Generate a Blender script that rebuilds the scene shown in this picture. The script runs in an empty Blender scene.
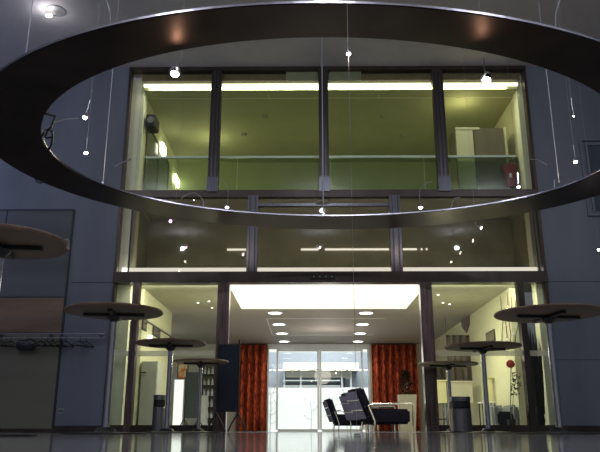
import bpy, bmesh, math, random
from mathutils import Vector, Matrix
random.seed(7)
PI = math.pi
S = bpy.context.scene
C = S.collection

# ------------------------------------------------------------------ camera, world, big lights, exposure
F = 690.0; TILT = math.atan(204.5/F); H = 0.03
YAW = math.atan(6/(F/math.cos(TILT)))
cd = bpy.data.cameras.new('camera'); cam = bpy.data.objects.new('camera', cd); C.objects.link(cam)
cam.location = (0, 0, H); cam.rotation_euler = (PI/2+TILT, 0, YAW)
cd.sensor_width = 36; cd.lens = F*36/600; cd.clip_start = 0.005
S.camera = cam
W = bpy.data.worlds.new('world'); S.world = W; W.use_nodes = True
W.node_tree.nodes['Background'].inputs[0].default_value = (0.135, 0.135, 0.15, 1)
W.node_tree.nodes['Background'].inputs[1].default_value = 0.8
S.view_settings.view_transform = 'Standard'; S.view_settings.look = 'None'
S.view_settings.gamma = 1; S.view_settings.use_curve_mapping = False
S.view_settings.exposure = 0.0

def light(kind, loc, power, col, size=0.1, rot=(0,0,0), size_y=None, spot=None, name='light'):
    l = bpy.data.lights.new(name, kind); l.energy = power; l.color = col
    if kind == 'AREA':
        l.size = size
        if size_y: l.shape = 'RECTANGLE'; l.size_y = size_y
    else: l.shadow_soft_size = size
    if spot: l.spot_size = spot; l.spot_blend = 0.6
    o = bpy.data.objects.new(name, l); C.objects.link(o); o.location = loc; o.rotation_euler = rot
    return o

GREEN = (0.90, 0.95, 0.50); WARM = (1.0, 0.80, 0.55)
for x in (-4.5, 0.5, 5.5):
    for y in (0.5, 5.0): light('POINT', (x, y, 6.4), 120, (0.90, 0.95, 1.0), .06, name='hall_fill')  # unseen point fills added to light the hall, no fittings there
light('AREA', (-8.2, 10.0, 4.6), 40, (0.45, 0.55, 1.0), 2, (0, -PI/2, 0), 2, name='side_blue_fill')  # unseen blue fill added to tint the walls, no window stands here
light('AREA', (0.6, 24.2, 5.5), 850, (0.95, 0.97, 1.0), 6, (math.radians(25), 0, 0), 2.5, name='courtyard_sky_fill')  # unseen area light added in place of daylight on the courtyard
for x in (-1.6, 0.5, 2.6): light('POINT', (x, 14.6, 5.0), 8, GREEN, 0.25, name='gallery_fill')  # these gallery points are unseen fill, added to light the room
light('POINT', (-2.2, 15.0, 6.2), 10, (1, .95, .55), 0.1, name='gallery_fill')
light('POINT', (3.3, 13.2, 6.3), 10, (1, .9, .5), 0.1, name='gallery_fill')
for x in (-1.7, 2.9): light('POINT', (x, 13.9, 1.5), 26, (1, .92, .66), 0.12, name='lobby_fill')  # lobby points are unseen fill, added in mid-air without fittings
light('POINT', (0.6, 18.5, 1.9), 22, (1, .9, .8), 0.3, name='lobby_fill')
light('POINT', (-4.5, 18.5, 1.9), 22, (1, .97, .85), 0.3, name='lobby_fill')

def ray(x, y):
    u = (x-300)/F; v = (226-y)/F
    d = Vector((u, math.cos(TILT)-v*math.sin(TILT), math.sin(TILT)+v*math.cos(TILT)))
    return Matrix.Rotation(YAW, 3, 'Z') @ d
def at(x, y, Y):
    d = ray(x, y); return Vector((0, 0, H)) + d*(Y/d.y)
def atz(x, y, z):
    d = ray(x, y); return Vector((0, 0, H)) + d*((z-H)/d.z)
def atx(x, y, X):
    d = ray(x, y); return Vector((0, 0, H)) + d*(X/d.x)
def hz(y, Y): return at(330, y, Y).z
def hx(x, Y, y=400): return at(x, y, Y).x

# ------------------------------------------------------------------ materials
def mat(name, col, rough=.5, metal=0., noise=0., nscale=6., stretch=(1,1,1), emit=None, estr=0., spec=.5, bump=0., col2=None, coat=0., detail=4):
    m = bpy.data.materials.new(name); m.use_nodes = True
    nt = m.node_tree; b = nt.nodes['Principled BSDF']
    b.inputs['Base Color'].default_value = (*col, 1); b.inputs['Roughness'].default_value = rough
    b.inputs['Metallic'].default_value = metal; b.inputs['Specular IOR Level'].default_value = spec
    b.inputs['Coat Weight'].default_value = coat
    if emit: b.inputs['Emission Color'].default_value = (*emit, 1); b.inputs['Emission Strength'].default_value = estr
    tc = nt.nodes.new('ShaderNodeTexCoord'); mp = nt.nodes.new('ShaderNodeMapping'); mp.inputs['Scale'].default_value = stretch
    n = nt.nodes.new('ShaderNodeTexNoise'); n.inputs['Scale'].default_value = nscale; n.inputs['Detail'].default_value = detail
    nt.links.new(tc.outputs['Object'], mp.inputs[0]); nt.links.new(mp.outputs[0], n.inputs['Vector'])
    if not noise and not col2: noise = .06
    r = nt.nodes.new('ShaderNodeValToRGB'); r.color_ramp.elements[0].position = .3; r.color_ramp.elements[1].position = .7
    if col2:
        r.color_ramp.elements[0].color = (*col, 1); r.color_ramp.elements[1].color = (*col2, 1)
        if noise: r.color_ramp.elements[0].position = .5-noise; r.color_ramp.elements[1].position = .5+noise
    else:
        r.color_ramp.elements[0].color = (*[c*(1-noise) for c in col], 1); r.color_ramp.elements[1].color = (*[min(1, c*(1+noise)) for c in col], 1)
    nt.links.new(n.outputs[0], r.inputs[0]); nt.links.new(r.outputs[0], b.inputs['Base Color'])
    if bump:
        bp = nt.nodes.new('ShaderNodeBump'); bp.inputs['Strength'].default_value = bump; bp.inputs['Distance'].default_value = .02
        nt.links.new(n.outputs[0], bp.inputs['Height']); nt.links.new(bp.outputs[0], b.inputs['Normal'])
    return m
def emat(name, col, s): return mat(name, (.8,.8,.8), .6, emit=col, estr=s)
def glass(name, tint=(.93,.96,.92), refl=1.45):
    m = bpy.data.materials.new(name); m.use_nodes = True; nt = m.node_tree; nt.nodes.clear()
    o = nt.nodes.new('ShaderNodeOutputMaterial'); mx = nt.nodes.new('ShaderNodeMixShader')
    t = nt.nodes.new('ShaderNodeBsdfTransparent'); t.inputs[0].default_value = (*tint, 1)
    g = nt.nodes.new('ShaderNodeBsdfGlossy'); g.inputs['Roughness'].default_value = .02
    fr = nt.nodes.new('ShaderNodeFresnel'); fr.inputs[0].default_value = refl
    nt.links.new(fr.outputs[0], mx.inputs[0]); nt.links.new(t.outputs[0], mx.inputs[1]); nt.links.new(g.outputs[0], mx.inputs[2])
    nt.links.new(mx.outputs[0], o.inputs[0]); return m
def tiles(name, col, joint, sx, sy, rough, jw=.012, spec=.5, vertical=False):
    m = mat(name, col, rough, noise=.25, nscale=1.2, spec=spec, detail=8); nt = m.node_tree; b = nt.nodes['Principled BSDF']
    src = b.inputs['Base Color'].links[0].from_socket
    tc = nt.nodes.new('ShaderNodeTexCoord'); mp = nt.nodes.new('ShaderNodeMapping')
    if vertical: mp.inputs['Rotation'].default_value = (PI/2, 0, 0)
    br = nt.nodes.new('ShaderNodeTexBrick'); br.offset = 0; br.inputs['Scale'].default_value = 1
    br.inputs['Brick Width'].default_value = sx; br.inputs['Row Height'].default_value = sy; br.inputs['Mortar Size'].default_value = jw
    br.inputs['Color1'].default_value = (1,1,1,1); br.inputs['Color2'].default_value = (.82,.82,.82,1); br.inputs['Mortar'].default_value = (*joint, 1)
    mx = nt.nodes.new('ShaderNodeMix'); mx.data_type = 'RGBA'; mx.blend_type = 'MULTIPLY'; mx.inputs[0].default_value = 1
    nt.links.new(tc.outputs['Object'], mp.inputs[0]); nt.links.new(mp.outputs[0], br.inputs[0])
    nt.links.new(src, mx.inputs[6]); nt.links.new(br.outputs[0], mx.inputs[7]); nt.links.new(mx.outputs[2], b.inputs['Base Color'])
    return m

M = dict(
 floor=tiles('polished_stone', (.42,.41,.41), (.5,.5,.5), 1.2, 1.2, .06, spec=.8),
 pave=mat('paving', (.6,.6,.6), .8, noise=.1),
 hallceil=mat('hall_ceiling', (.44,.42,.42), .8, noise=.04),
 panelwall=mat('blue_grey_panel', (.140,.155,.200), .45, noise=.18, nscale=1.1, stretch=(1,1,.25), spec=.35),
 seam=mat('dark_joint', (.02,.02,.03), .6),
 dark=mat('dark_bronze_steel', (.052,.040,.036), .36, .5, noise=.3, nscale=3, stretch=(1,1,.2)),
 steel=mat('grey_blue_steel', (.11,.11,.14), .30, .9, noise=.3, nscale=9, stretch=(6,1,.2)),
 copper=mat('brown_steel', (.16,.12,.12), .28, .9, noise=.4, nscale=5, stretch=(5,1,.4)),
 soffit=mat('brown_soffit', (.16,.115,.06), .5, noise=.2),
 cream=mat('cream_plaster', (.70,.68,.46), .8, noise=.04),
 pier=mat('cream_pier', (.90,.89,.70), .7, noise=.04),
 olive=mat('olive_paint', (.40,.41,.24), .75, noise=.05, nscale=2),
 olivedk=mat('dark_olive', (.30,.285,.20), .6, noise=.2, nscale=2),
 greyceil=mat('taupe_ceiling', (.42,.39,.35), .7, noise=.04),
 lobbyceil=mat('lobby_ceiling', (.38,.37,.27), .7, noise=.04),
 strip=emat('strip_light', (1,.96,.74), 1.7),
 strip_dim=emat('strip_light_dim', (1,.95,.88), 2.0),
 lum=emat('luminous_ceiling', (1,.965,.83), .86),
 down=emat('downlight_glow', (1,.97,.9), 7),
 bulb=emat('halogen_bulb', (1,.90,.85), 26),
 glintv=emat('violet_reflection_glow', (1,.30,.85), 3.5),  # glow for a lamp reflection in the glass
 lampw=emat('wall_lamp_glow', (1,1,.75), 5),
 glass=glass('clear_glass'), railglass=glass('balustrade_glass', (.80,.86,.72)),
 frost=mat('frosted_band', (.80,.78,.60), .6),
 darkglass=glass('tinted_glass', (.62,.61,.58)),
 ring=mat('dark_brushed_metal', (.040,.030,.025), .36, .85, noise=.35, nscale=2.0),
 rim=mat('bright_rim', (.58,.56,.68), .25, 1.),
 wire=mat('steel_wire', (.30,.30,.34), .5, .6),
 chrome=mat('chrome', (.75,.75,.80), .14, 1.),
 black=mat('black_metal', (.012,.012,.014), .4),
 wood=mat('brown_tabletop', (.15,.09,.06), .45, noise=.35, nscale=3, stretch=(1,6,1)),
 under=mat('tabletop_underside', (.125,.082,.048), .5, noise=.25, nscale=2),
 navy=mat('navy_felt', (.014,.019,.036), .9, noise=.2, nscale=30),
 greyfelt=mat('grey_felt', (.075,.085,.095), .9, noise=.15, nscale=30),
 curtain=mat('red_curtain', (.17,.010,.008), .8, col2=(.66,.13,.035), noise=.12, nscale=9, stretch=(1.8,1.8,.8), detail=6),
 fabric=mat('black_fabric', (.004,.004,.011), .95, spec=.15, noise=.2, nscale=40),
 bluefab=mat('blue_grey_fabric', (.085,.085,.15), .9, spec=.2, noise=.2, nscale=40),
 white=mat('white_paint', (.80,.80,.80), .7),
 whitewall=mat('white_courtyard_wall', (.85,.86,.87), .8, noise=.03),
 alu=mat('pale_aluminium', (.62,.66,.70), .4, .3),
 greydoor=mat('grey_door', (.52,.52,.45), .4, noise=.04),
 beige=mat('beige_planter', (.58,.54,.42), .7),
 leaf=mat('dark_leaf', (.014,.020,.010), .7, noise=.4, nscale=10),
 leafg=mat('green_leaf', (.05,.10,.03), .6, noise=.4, nscale=10),
 darkgrass=mat('dark_dried_grass', (.022,.018,.010), .8, noise=.4, nscale=12),
 twig=mat('bare_twig', (.38,.38,.40), .8),
 red=mat('red_cloth', (.14,.012,.012), .8, noise=.2), redp=mat('red_petal', (.65,.06,.05), .6, noise=.2),
 orange=mat('orange_print', (.75,.20,.04), .6, col2=(.75,.62,.35), noise=.05, nscale=6),
 yellow=mat('pale_yellow_front', (.70,.64,.36), .6, noise=.05),
 brown=mat('brown_cabinet', (.17,.14,.085), .5, noise=.15, stretch=(1,1,.2)),
 drape=mat('brown_drape', (.16,.13,.11), .8, noise=.4, nscale=8, stretch=(4,1,.2)),
 sofa=mat('grey_sofa', (.26,.27,.27), .8, noise=.15, nscale=20),
 p_top=mat('door_panel_grey', (.150,.155,.175), .24, .5, noise=.15, nscale=1, stretch=(.3,1,2)),
 p_mid=mat('door_panel_brown_reflection', (.26,.18,.13), .32, .3, col2=(.13,.095,.075), noise=.2, nscale=1.5, stretch=(.5,1,3)),  # brown is a reflection in the metal, put into the colour
 p_low=mat('door_panel_green_grey_reflection', (.16,.16,.125), .4, .2, noise=.1, nscale=1, stretch=(.3,1,2)),  # green-grey likewise mirrored surroundings put into the colour
 bin=mat('brushed_bin', (.30,.30,.32), .28, .95, noise=.3, nscale=8, stretch=(4,4,.1)),
 slab=mat('courtyard_slab', (.60,.58,.52), .7), dkwin=mat('courtyard_window', (.06,.08,.10), .15),
 bluesof=mat('blue_grey_soffit', (.30,.33,.40), .5),
 plate=mat('grey_plate', (.24,.24,.25), .5),
)

# ------------------------------------------------------------------ mesh helpers
def box(bm, x0, x1, y0, y1, z0, z1, bev=0.):
    b2 = bmesh.new(); bmesh.ops.create_cube(b2, size=1)
    for v in b2.verts:
        v.co = Vector(((x0+x1)/2+v.co.x*abs(x1-x0), (y0+y1)/2+v.co.y*abs(y1-y0), (z0+z1)/2+v.co.z*abs(z1-z0)))
    if bev: bmesh.ops.bevel(b2, geom=b2.edges[:], offset=bev, segments=3, affect='EDGES')
    merge(bm, b2)
def merge(bm, b2, mx=None):
    if mx is not None: bmesh.ops.transform(b2, matrix=mx, verts=b2.verts)
    me = bpy.data.meshes.new('tmp'); b2.to_mesh(me); b2.free(); bm.from_mesh(me); bpy.data.meshes.remove(me)
def tube(bm, pts, r, seg=8, r2=None):
    pts = [Vector(p) for p in pts]; n = len(pts); rings = []
    up = Vector((0, 0, 1)); prev = None
    for i, p in enumerate(pts):
        d = (pts[min(i+1, n-1)]-pts[max(i-1, 0)]).normalized()
        if prev is None:
            a = d.cross(up) if abs(d.z) < .95 else d.cross(Vector((0, 1, 0)))
        else: a = prev - d*prev.dot(d)
        a.normalize(); prev = a; b = d.cross(a)
        rr = r if r2 is None else r+(r2-r)*i/(n-1)
        rings.append([bm.verts.new(p+(a*math.cos(k*2*PI/seg)+b*math.sin(k*2*PI/seg))*rr) for k in range(seg)])
    for i in range(n-1):
        for k in range(seg):
            bm.faces.new((rings[i][k], rings[i][(k+1)%seg], rings[i+1][(k+1)%seg], rings[i+1][k]))
    bm.faces.new(rings[0][::-1]); bm.faces.new(rings[-1])
def lathe(bm, prof, cx=0, cy=0, z0=0, seg=32):
    rings = []
    for r, z in prof:
        rings.append([bm.verts.new((cx+r*math.cos(k*2*PI/seg), cy+r*math.sin(k*2*PI/seg), z0+z)) for k in range(seg)])
    for i in range(len(rings)-1):
        for k in range(seg):
            bm.faces.new((rings[i][k], rings[i][(k+1)%seg], rings[i+1][(k+1)%seg], rings[i+1][k]))
    bm.faces.new(rings[0][::-1]); bm.faces.new(rings[-1])
def ball(bm, c, r, sx=1, sy=1, sz=1, sub=2):
    b2 = bmesh.new(); bmesh.ops.create_icosphere(b2, subdivisions=sub, radius=r)
    for v in b2.verts: v.co = Vector((v.co.x*sx, v.co.y*sy, v.co.z*sz))+Vector(c)
    merge(bm, b2)
def prism(bm, pts, d):   # pts 3D polygon, extruded by vector d
    d = Vector(d); a = [bm.verts.new(Vector(p)) for p in pts]; b = [bm.verts.new(Vector(p)+d) for p in pts]
    n = len(a); bm.faces.new(a); bm.faces.new(b[::-1])
    for i in range(n): bm.faces.new((a[i], b[i], b[(i+1)%n], a[(i+1)%n]))
M['frost'].node_tree.nodes['Principled BSDF'].inputs['Alpha'].default_value = .5
def obj(name, bm, m, parent=None, smooth=False, **props):
    bmesh.ops.recalc_face_normals(bm, faces=bm.faces)
    me = bpy.data.meshes.new(name); bm.to_mesh(me); bm.free()
    me.materials.append(M[m] if isinstance(m, str) else m)
    if smooth:
        for p in me.polygons: p.use_smooth = True
        me.set_sharp_from_angle(angle=math.radians(40))
    o = bpy.data.objects.new(name, me); C.objects.link(o)
    if parent: o.parent = parent; o.matrix_parent_inverse = Matrix.Identity(4)
    for k, v in props.items(): o[k] = v
    return o
def B(): return bmesh.new()
def boxes(name, lst, m, parent=None, bev=0., **p):
    bm = B()
    for b in lst: box(bm, *b, bev=bev)
    return obj(name, bm, m, parent, **p)
def thing(name, label, cat, loc=(0,0,0), rz=0, group=None, kind=None):
    o = bpy.data.objects.new(name, None); C.objects.link(o); o.location = loc; o.rotation_euler = (0, 0, rz)
    o.empty_display_size = .1
    tag(o, label, cat, group, kind); return o
def tag(o, label, cat, group=None, kind=None):
    if label: o['label'] = label; o['category'] = cat
    if group: o['group'] = group
    if kind: o['kind'] = kind
    return o
def copy_tree(o, parent=None):
    c = o.copy(); C.objects.link(c); c.parent = parent
    for ch in [q for q in bpy.data.objects if q.parent == o]: copy_tree(ch, c)
    return c
def struct_root(name):
    o = bpy.data.objects.new(name, None); C.objects.link(o); o['kind'] = 'structure'; return o
ST = dict(kind='structure')

# ================================================================== STRUCTURE
YF = 12.4                                   # facade plane
XL, XR = hx(112, YF, 300), hx(549, YF, 300)     # opening
ZT = hz(67, YF)                             # hall ceiling
ZS0, ZS1 = hz(197, YF), hz(190, YF)         # gallery slab face
ZB0, ZB1 = hz(283, YF), hz(272, YF)         # steel beam over ground floor
ZG = 6.66                                   # gallery ceiling
ZL = ZB0+.01                                # lobby ceiling

boxes('floor', [(-9, 9, -3, 22.6, -.2, 0)], 'floor', **ST)
boxes('pavement', [(-9, 9, 22.6, 34, -.2, -.01)], 'pave', **ST)
boxes('ceiling', [(-9, 9, -3, YF+.4, ZT, ZT+.3)], 'hallceil', **ST)
boxes('wall_front_left', [(-9, XL, YF, YF+.3, 0, ZT)], 'panelwall', **ST)
boxes('wall_front_right', [(XR, 9, YF, YF+.3, 0, ZT)], 'panelwall', **ST)
boxes('wall_left', [(-9.2, -9, -3, YF+.3, 0, ZT)], 'panelwall', **ST)
boxes('wall_right', [(9, 9.2, -3, YF+.3, 0, ZT)], 'panelwall', **ST)
# panel joints: thin recessed strips on the front walls
bm = B()
xs = hx(103.5, YF, 330); 

zj = hz(282, YF)
box(bm, hx(60, YF), XL, YF-.004, YF+.01, zj-.006, zj+.006)
obj('trim_1', bm, 'seam', **ST)
bm = B()

box(bm, XR, 9, YF-.004, YF+.01, hz(282, YF)-.005, hz(282, YF)+.005)
box(bm, XR, 9, YF-.004, YF+.01, hz(360, YF)-.004, hz(360, YF)+.004)
obj('trim_2', bm, 'seam', **ST)
# skirting of the front walls
boxes('baseboard_left', [(-9, XL, YF-.02, YF, 0, .11)], 'dark', **ST)
boxes('baseboard_right', [(XR, 9, YF-.02, YF, 0, .11)], 'dark', **ST)

# metal-faced double doors on the left wall, mirrored tones painted as panel colours
dx1 = hx(72, YF, 240)
dr = struct_root('door_1'); dr.location = (0, 0, 0)
zt, za, zb, zc = hz(210.5, YF), hz(297, YF), hz(333, YF), .06
XDL = -8.0
XM = hx(4.5, YF, 240)
boxes('upper_panel', [(XDL, XM-.012, YF-.03, YF, za+.01, zt), (XM+.012, dx1-.03, YF-.03, YF, za+.01, zt)], 'p_top', dr)
boxes('brown_reflection_panel', [(XDL, dx1-.03, YF-.03, YF, zb+.01, za-.01)], 'p_mid', dr)
boxes('lower_panel', [(XDL, dx1-.03, YF-.03, YF, zc, zb-.01)], 'p_low', dr)
boxes('door_frame', [(XDL, dx1+.005, YF-.034, YF-.001, zt, zt+.03), (dx1-.028, dx1+.005, YF-.034, YF-.001, 0.06, zt), (XDL, dx1-.03, YF-.02, YF-.001, za-.01, za+.01),
   (XM-.012, XM+.012, YF-.02, YF-.001, za+.01, zt)], 'seam', dr)
# framed opening on the right wall
wr = struct_root('window_5')
x0 = hx(583, YF, 180); z0, z1 = hz(217, YF), hz(140, YF)
boxes('window_frame', [(x0, x0+.05, YF-.05, YF, z0, z1), (x0+.05, 7.5, YF-.05, YF, z1-.05, z1), (x0+.05, 7.5, YF-.05, YF, z0, z0+.05),
    (x0+.11, x0+.15, YF-.04, YF, z0+.1, z1-.1), (x0+.15, 7.5, YF-.04, YF, z1-.14, z1-.1)], 'panelwall', wr)
boxes('pane', [(x0+.15, 7.5, YF-.012, YF-.004, z0+.1, z1-.14)], 'dkwin', wr)

# cream piers either side of the glazing, running through all floors
PL0, PL1 = hx(133.5, YF+.3, 75), hx(146, YF+.3, 75)
PR0, PR1 = hx(515, YF+.3, 75), hx(527, YF+.3, 75)
XL2, XR2 = XL, XR
boxes('trim_3', [(XL-.3, PL1, YF+.3, YF+.55, 0, ZT-.1)], 'pier', **ST)
boxes('trim_4', [(PR0, XR+.3, YF+.3, YF+.55, 0, ZT-.1)], 'pier', **ST)
# gallery
YB = 16.6
boxes('wall_gallery_left', [(PL1-.3, PL1-.02, YF+.55, YB, ZS0, ZG+.1)], 'cream', **ST)
boxes('wall_gallery_right', [(PR0+.02, PR0+.3, YF+.55, YB, ZS0, ZG+.1)], 'cream', **ST)
boxes('wall_gallery_back', [(PL1-.3, PR0+.3, YB, YB+.2, ZS0, ZG+.1)], 'olive', **ST)
boxes('ceiling_gallery', [(PL1-.02, PR0+.02, YF+.25, YB, ZG, ZG+.2)], 'olive', **ST)
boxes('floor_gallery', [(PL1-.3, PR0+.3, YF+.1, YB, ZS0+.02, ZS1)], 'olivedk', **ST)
boxes('trim_5', [(PL1-.02, PR0+.02, YF+.10, YF+.16, hz(81.5, YF+.15), ZT-.1)], 'soffit', **ST)
# ceiling joints of the gallery
bm = B(); yj = atz(330, 98, ZG).y
box(bm, PL1+.02, PR0-.02, yj-.012, yj+.012, ZG-.006, ZG)
for px in (268, 380):
    xx = atz(px, 90, ZG).x; box(bm, xx-.008, xx+.008, YF+.45, yj-.012, ZG-.006, ZG)
obj('trim_6', bm, 'cream', **ST)
# spandrel cavity between the two slabs
YC = YF+1.5
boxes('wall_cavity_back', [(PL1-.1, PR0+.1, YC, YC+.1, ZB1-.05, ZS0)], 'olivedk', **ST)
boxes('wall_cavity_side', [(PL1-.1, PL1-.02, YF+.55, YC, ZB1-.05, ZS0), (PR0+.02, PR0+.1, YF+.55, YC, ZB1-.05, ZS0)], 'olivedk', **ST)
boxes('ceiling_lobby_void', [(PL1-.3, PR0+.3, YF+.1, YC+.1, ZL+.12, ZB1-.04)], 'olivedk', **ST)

# facade steel: beams
fb = struct_root('trim_7')
boxes('steel_beam', [(XL, XR, YF-.06, YF+.14, ZB0, ZB1)], 'dark', fb)
boxes('slab_edge', [(XL+.02, XR-.02, YF-.02, YF+.12, ZS0, ZS1)], 'dark', fb)
boxes('head_rail', [(XL, XR, YF-.03, YF+.14, hz(70.5, YF), ZT-.002)], 'dark', fb)
boxes('side_post', [(XL, XL+.05, YF-.03, YF+.12, 0, ZB0), (XL, XL+.05, YF-.03, YF+.12, ZB1, ZT-.06)], 'dark', fb)
boxes('side_post', [(XR-.05, XR, YF-.03, YF+.12, 0, ZB0), (XR-.05, XR, YF-.03, YF+.12, ZB1, ZT-.06)], 'dark', fb)

def vbar(x0, x1, yref, Y0, Y1, z0, z1): return (hx(x0, Y0, yref), hx(x1, Y0, yref), Y0, Y1, z0, z1)
# upper window
w1 = struct_root('window_1'); ztop = hz(70.5, YF)
UM = [(211.5, 221.5, 80), (318.5, 328, 80), (432.5, 443, 80)]
for a, b, yr in UM:
    bm = B(); bb = vbar(a, b, yr, YF-.03, YF+.14, ZS1, ztop)
    box(bm, *bb); q = (bb[1]-bb[0])
    obj('mullion', bm, 'dark', w1)
    boxes('mullion_cover', [(bb[0]+.25*q, bb[0]+.42*q, YF-.045, YF-.03, ZS1, ztop), (bb[0]+.6*q, bb[0]+.75*q, YF-.045, YF-.03, ZS1, ztop)], 'steel', w1)
    boxes('mullion_foot', [(bb[0]-.01, bb[1]+.01, YF-.055, YF-.045, ZS1-.04, ZS1+.26)], 'steel', w1)
edges = [XL+.05]+[v for a, b, yr in UM for v in (hx(a, YF-.03, yr), hx(b, YF-.03, yr))]+[XR-.05]
for i in range(0, 8, 2): boxes('pane', [(max(PL1, edges[i]), min(PR0, edges[i+1]), YF+.03, YF+.04, ZS1, ztop)], 'glass', w1)
# housings under the head rail
boxes('blind_box', [(hx(286, YF+.05, 75), hx(318, YF+.05, 75), YF+.05, YF+.12, hz(81, YF+.05), hz(71.5, YF+.05))], 'olivedk', w1)
boxes('blind_box', [(hx(329, YF+.05, 75), hx(361, YF+.05, 75), YF+.05, YF+.12, hz(81, YF+.05), hz(71.5, YF+.05))], 'olivedk', w1)
# middle window
w2 = struct_root('window_2')
MM = [(247.5, 258, 210), (389.5, 400.5, 210)]
for a, b, yr in MM:
    bb = vbar(a, b, yr, YF-.03, YF+.12, ZB1, ZS0+.03); q = bb[1]-bb[0]
    boxes('mullion', [bb], 'steel', w2)
    boxes('mullion_cover', [(bb[0]+.2*q, bb[0]+.3*q, YF-.045, YF-.03, ZB1, ZS0+.03), (bb[0]+.7*q, bb[0]+.8*q, YF-.045, YF-.03, ZB1, ZS0+.03)], 'dark', w2)
edges = [XL+.05]+[v for a, b, yr in MM for v in (hx(a, YF-.03, yr), hx(b, YF-.03, yr))]+[XR-.05]
for i in range(0, 6, 2): boxes('pane', [(max(PL1, edges[i]), min(PR0, edges[i+1]), YF+.03, YF+.04, ZB1, ZS0)], 'darkglass', w2)
boxes('edge_bar', [(PL1-.02, PL1+.005, YF+.02, YF+.06, ZB1, ZS0), (PR0-.005, PR0+.02, YF+.02, YF+.06, ZB1, ZS0)], 'black', w2)
boxes('transom', [(edges[2], edges[3], YF-.02, YF+.08, hz(206, YF), hz(203.5, YF))], 'steel', w2)
# ground floor posts and panes
def post(a, b, yr, m, par, nm='post'): return boxes(nm, [vbar(a, b, yr, YF-.06, YF+.12, 0, ZB0)], m, par)
w3 = struct_root('window_3'); w4 = struct_root('window_4'); d2 = struct_root('door_2')
post(217, 229, 310, 'copper', d2); post(421, 433, 310, 'copper', d2)
post(132, 138.5, 300, 'copper', w3); post(519, 525, 300, 'dark', w4)
xa, xb = hx(132, YF-.06, 300), hx(138.5, YF-.06, 300); xc, xd_ = hx(217, YF-.06, 310), hx(229, YF-.06, 310)
xe, xf = hx(421, YF-.06, 310), hx(433, YF-.06, 310); xg, xh = hx(519, YF-.06, 300), hx(525, YF-.06, 300)
zr = .12
for par, a, b in ((w3, XL+.05, xa), (w3, xb, xc), (w4, xf, xg), (w4, xh, XR-.05)):
    boxes('pane', [(a, b, YF+.02, YF+.03, zr, ZB0)], 'glass', par)
    boxes('bottom_rail', [(a, b, YF-.03, YF+.1, 0, zr)], 'dark', par)
    zz = hz(356, YF), hz(350.5, YF)
    boxes('frosted_band', [(a, b, YF+.014, YF+.019, zz[0], zz[1])], 'frost', par)
boxes('threshold', [(xd_, xe, YF-.06, YF+.1, 0, .006)], 'alu', d2)
bm = B(); xs0, xs1 = hx(311, YF-.08, 276), hx(335, YF-.08, 276)
box(bm, xs0, xs1, YF-.10, YF-.061, hz(278.5, YF-.08), hz(275, YF-.08))
obj('door_sensor', bm, 'black', d2)
boxes('sensor_lens', [(xs0+(xs1-xs0)*k-.015, xs0+(xs1-xs0)*k+.015, YF-.104, YF-.10, hz(277.4, YF-.08), hz(276, YF-.08)) for k in (.12, .36, .62, .88)], 'plate', d2)

# lobby shell
XWL, XWR, YBK = -3.08, 3.86, 21.8
LP = [atz(230, 283.5, ZL), atz(241.5, 309, ZL), atz(406, 309, ZL), atz(422, 283.5, ZL)]
YP = LP[1].y; px0, px1 = LP[1].x, LP[2].x
boxes('ceiling_lobby', [(XWL-.1, px0, YF+.14, YP, ZL, ZL+.1), (px1, XWR+.1, YF+.14, YP, ZL, ZL+.1)], 'lobbyceil', **ST)
boxes('ceiling_lobby_back', [(-8, XWR+.1, YP, YBK+.5, ZL, ZL+.1)], 'greyceil', **ST)
boxes('wall_lobby_left', [(XWL-.2, XWL, YF+.55, 15.8, 0, ZL)], 'cream', **ST)
boxes('wall_lobby_right', [(XWR, XWR+.2, YF+.55, YBK+.3, 0, ZL)], 'cream', **ST)
boxes('wall_lobby_far_left', [(-8, -7.8, 15.6, YBK, 0, ZL)], 'cream', **ST)
boxes('wall_lobby_side', [(-8, XWL-.2, 15.6, 15.8, 0, ZL)], 'cream', **ST)
xw0, xw1 = hx(266, YBK), hx(371, YBK)
boxes('wall_back_left', [(-8, xw0, YBK, YBK+.2, 0, ZL)], 'greydoor', **ST)
boxes('wall_back_right', [(xw1, XWR, YBK, YBK+.2, 0, ZL)], 'beige', **ST)
# thin joints in lobby ceiling
bm = B()
q = [atz(265, 324, ZL), atz(272.5, 335, ZL), atz(373, 335, ZL), atz(379, 324, ZL)]
y318 = atz(330, 318.5, ZL).y; y335 = q[1].y
for yy in (y318, y335): box(bm, q[1].x, q[2].x, yy-.03, yy+.03, ZL-.006, ZL)
box(bm, q[1].x-.015, q[1].x+.015, y318+.03, y335-.03, ZL-.006, ZL)
obj('trim_8', bm, 'white', **ST)
# glazed doors to the courtyard
d3 = struct_root('door_3'); zdt = hz(349, YBK)
boxes('door_frame', [(xw0, xw1, YBK, YBK+.12, zdt, ZL), (xw0, xw0+.07, YBK, YBK+.12, 0, zdt), (xw1-.07, xw1, YBK, YBK+.12, 0, zdt)], 'alu', d3)
xm = hx(319.5, YBK)
def leaf(a, b):
    l = boxes('door_leaf', [(a, a+.06, YBK+.02, YBK+.08, .05, zdt), (b-.06, b, YBK+.02, YBK+.08, .05, zdt), (a+.06, b-.06, YBK+.02, YBK+.08, .0, .07), (a+.06, b-.06, YBK+.02, YBK+.08, zdt-.07, zdt)], 'alu', d3)
    boxes('pane', [(a+.06, b-.06, YBK+.045, YBK+.05, .07, zdt-.07)], 'glass', l)
leaf(hx(276, YBK), xm-.005); leaf(xm+.005, hx(364, YBK))
boxes('pane', [(xw0+.07, hx(276, YBK)-.002, YBK+.045, YBK+.05, 0.02, zdt)], 'glass', d3)
boxes('pane', [(hx(364, YBK)+.002, xw1-.07, YBK+.045, YBK+.05, 0.02, zdt)], 'glass', d3)

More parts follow.
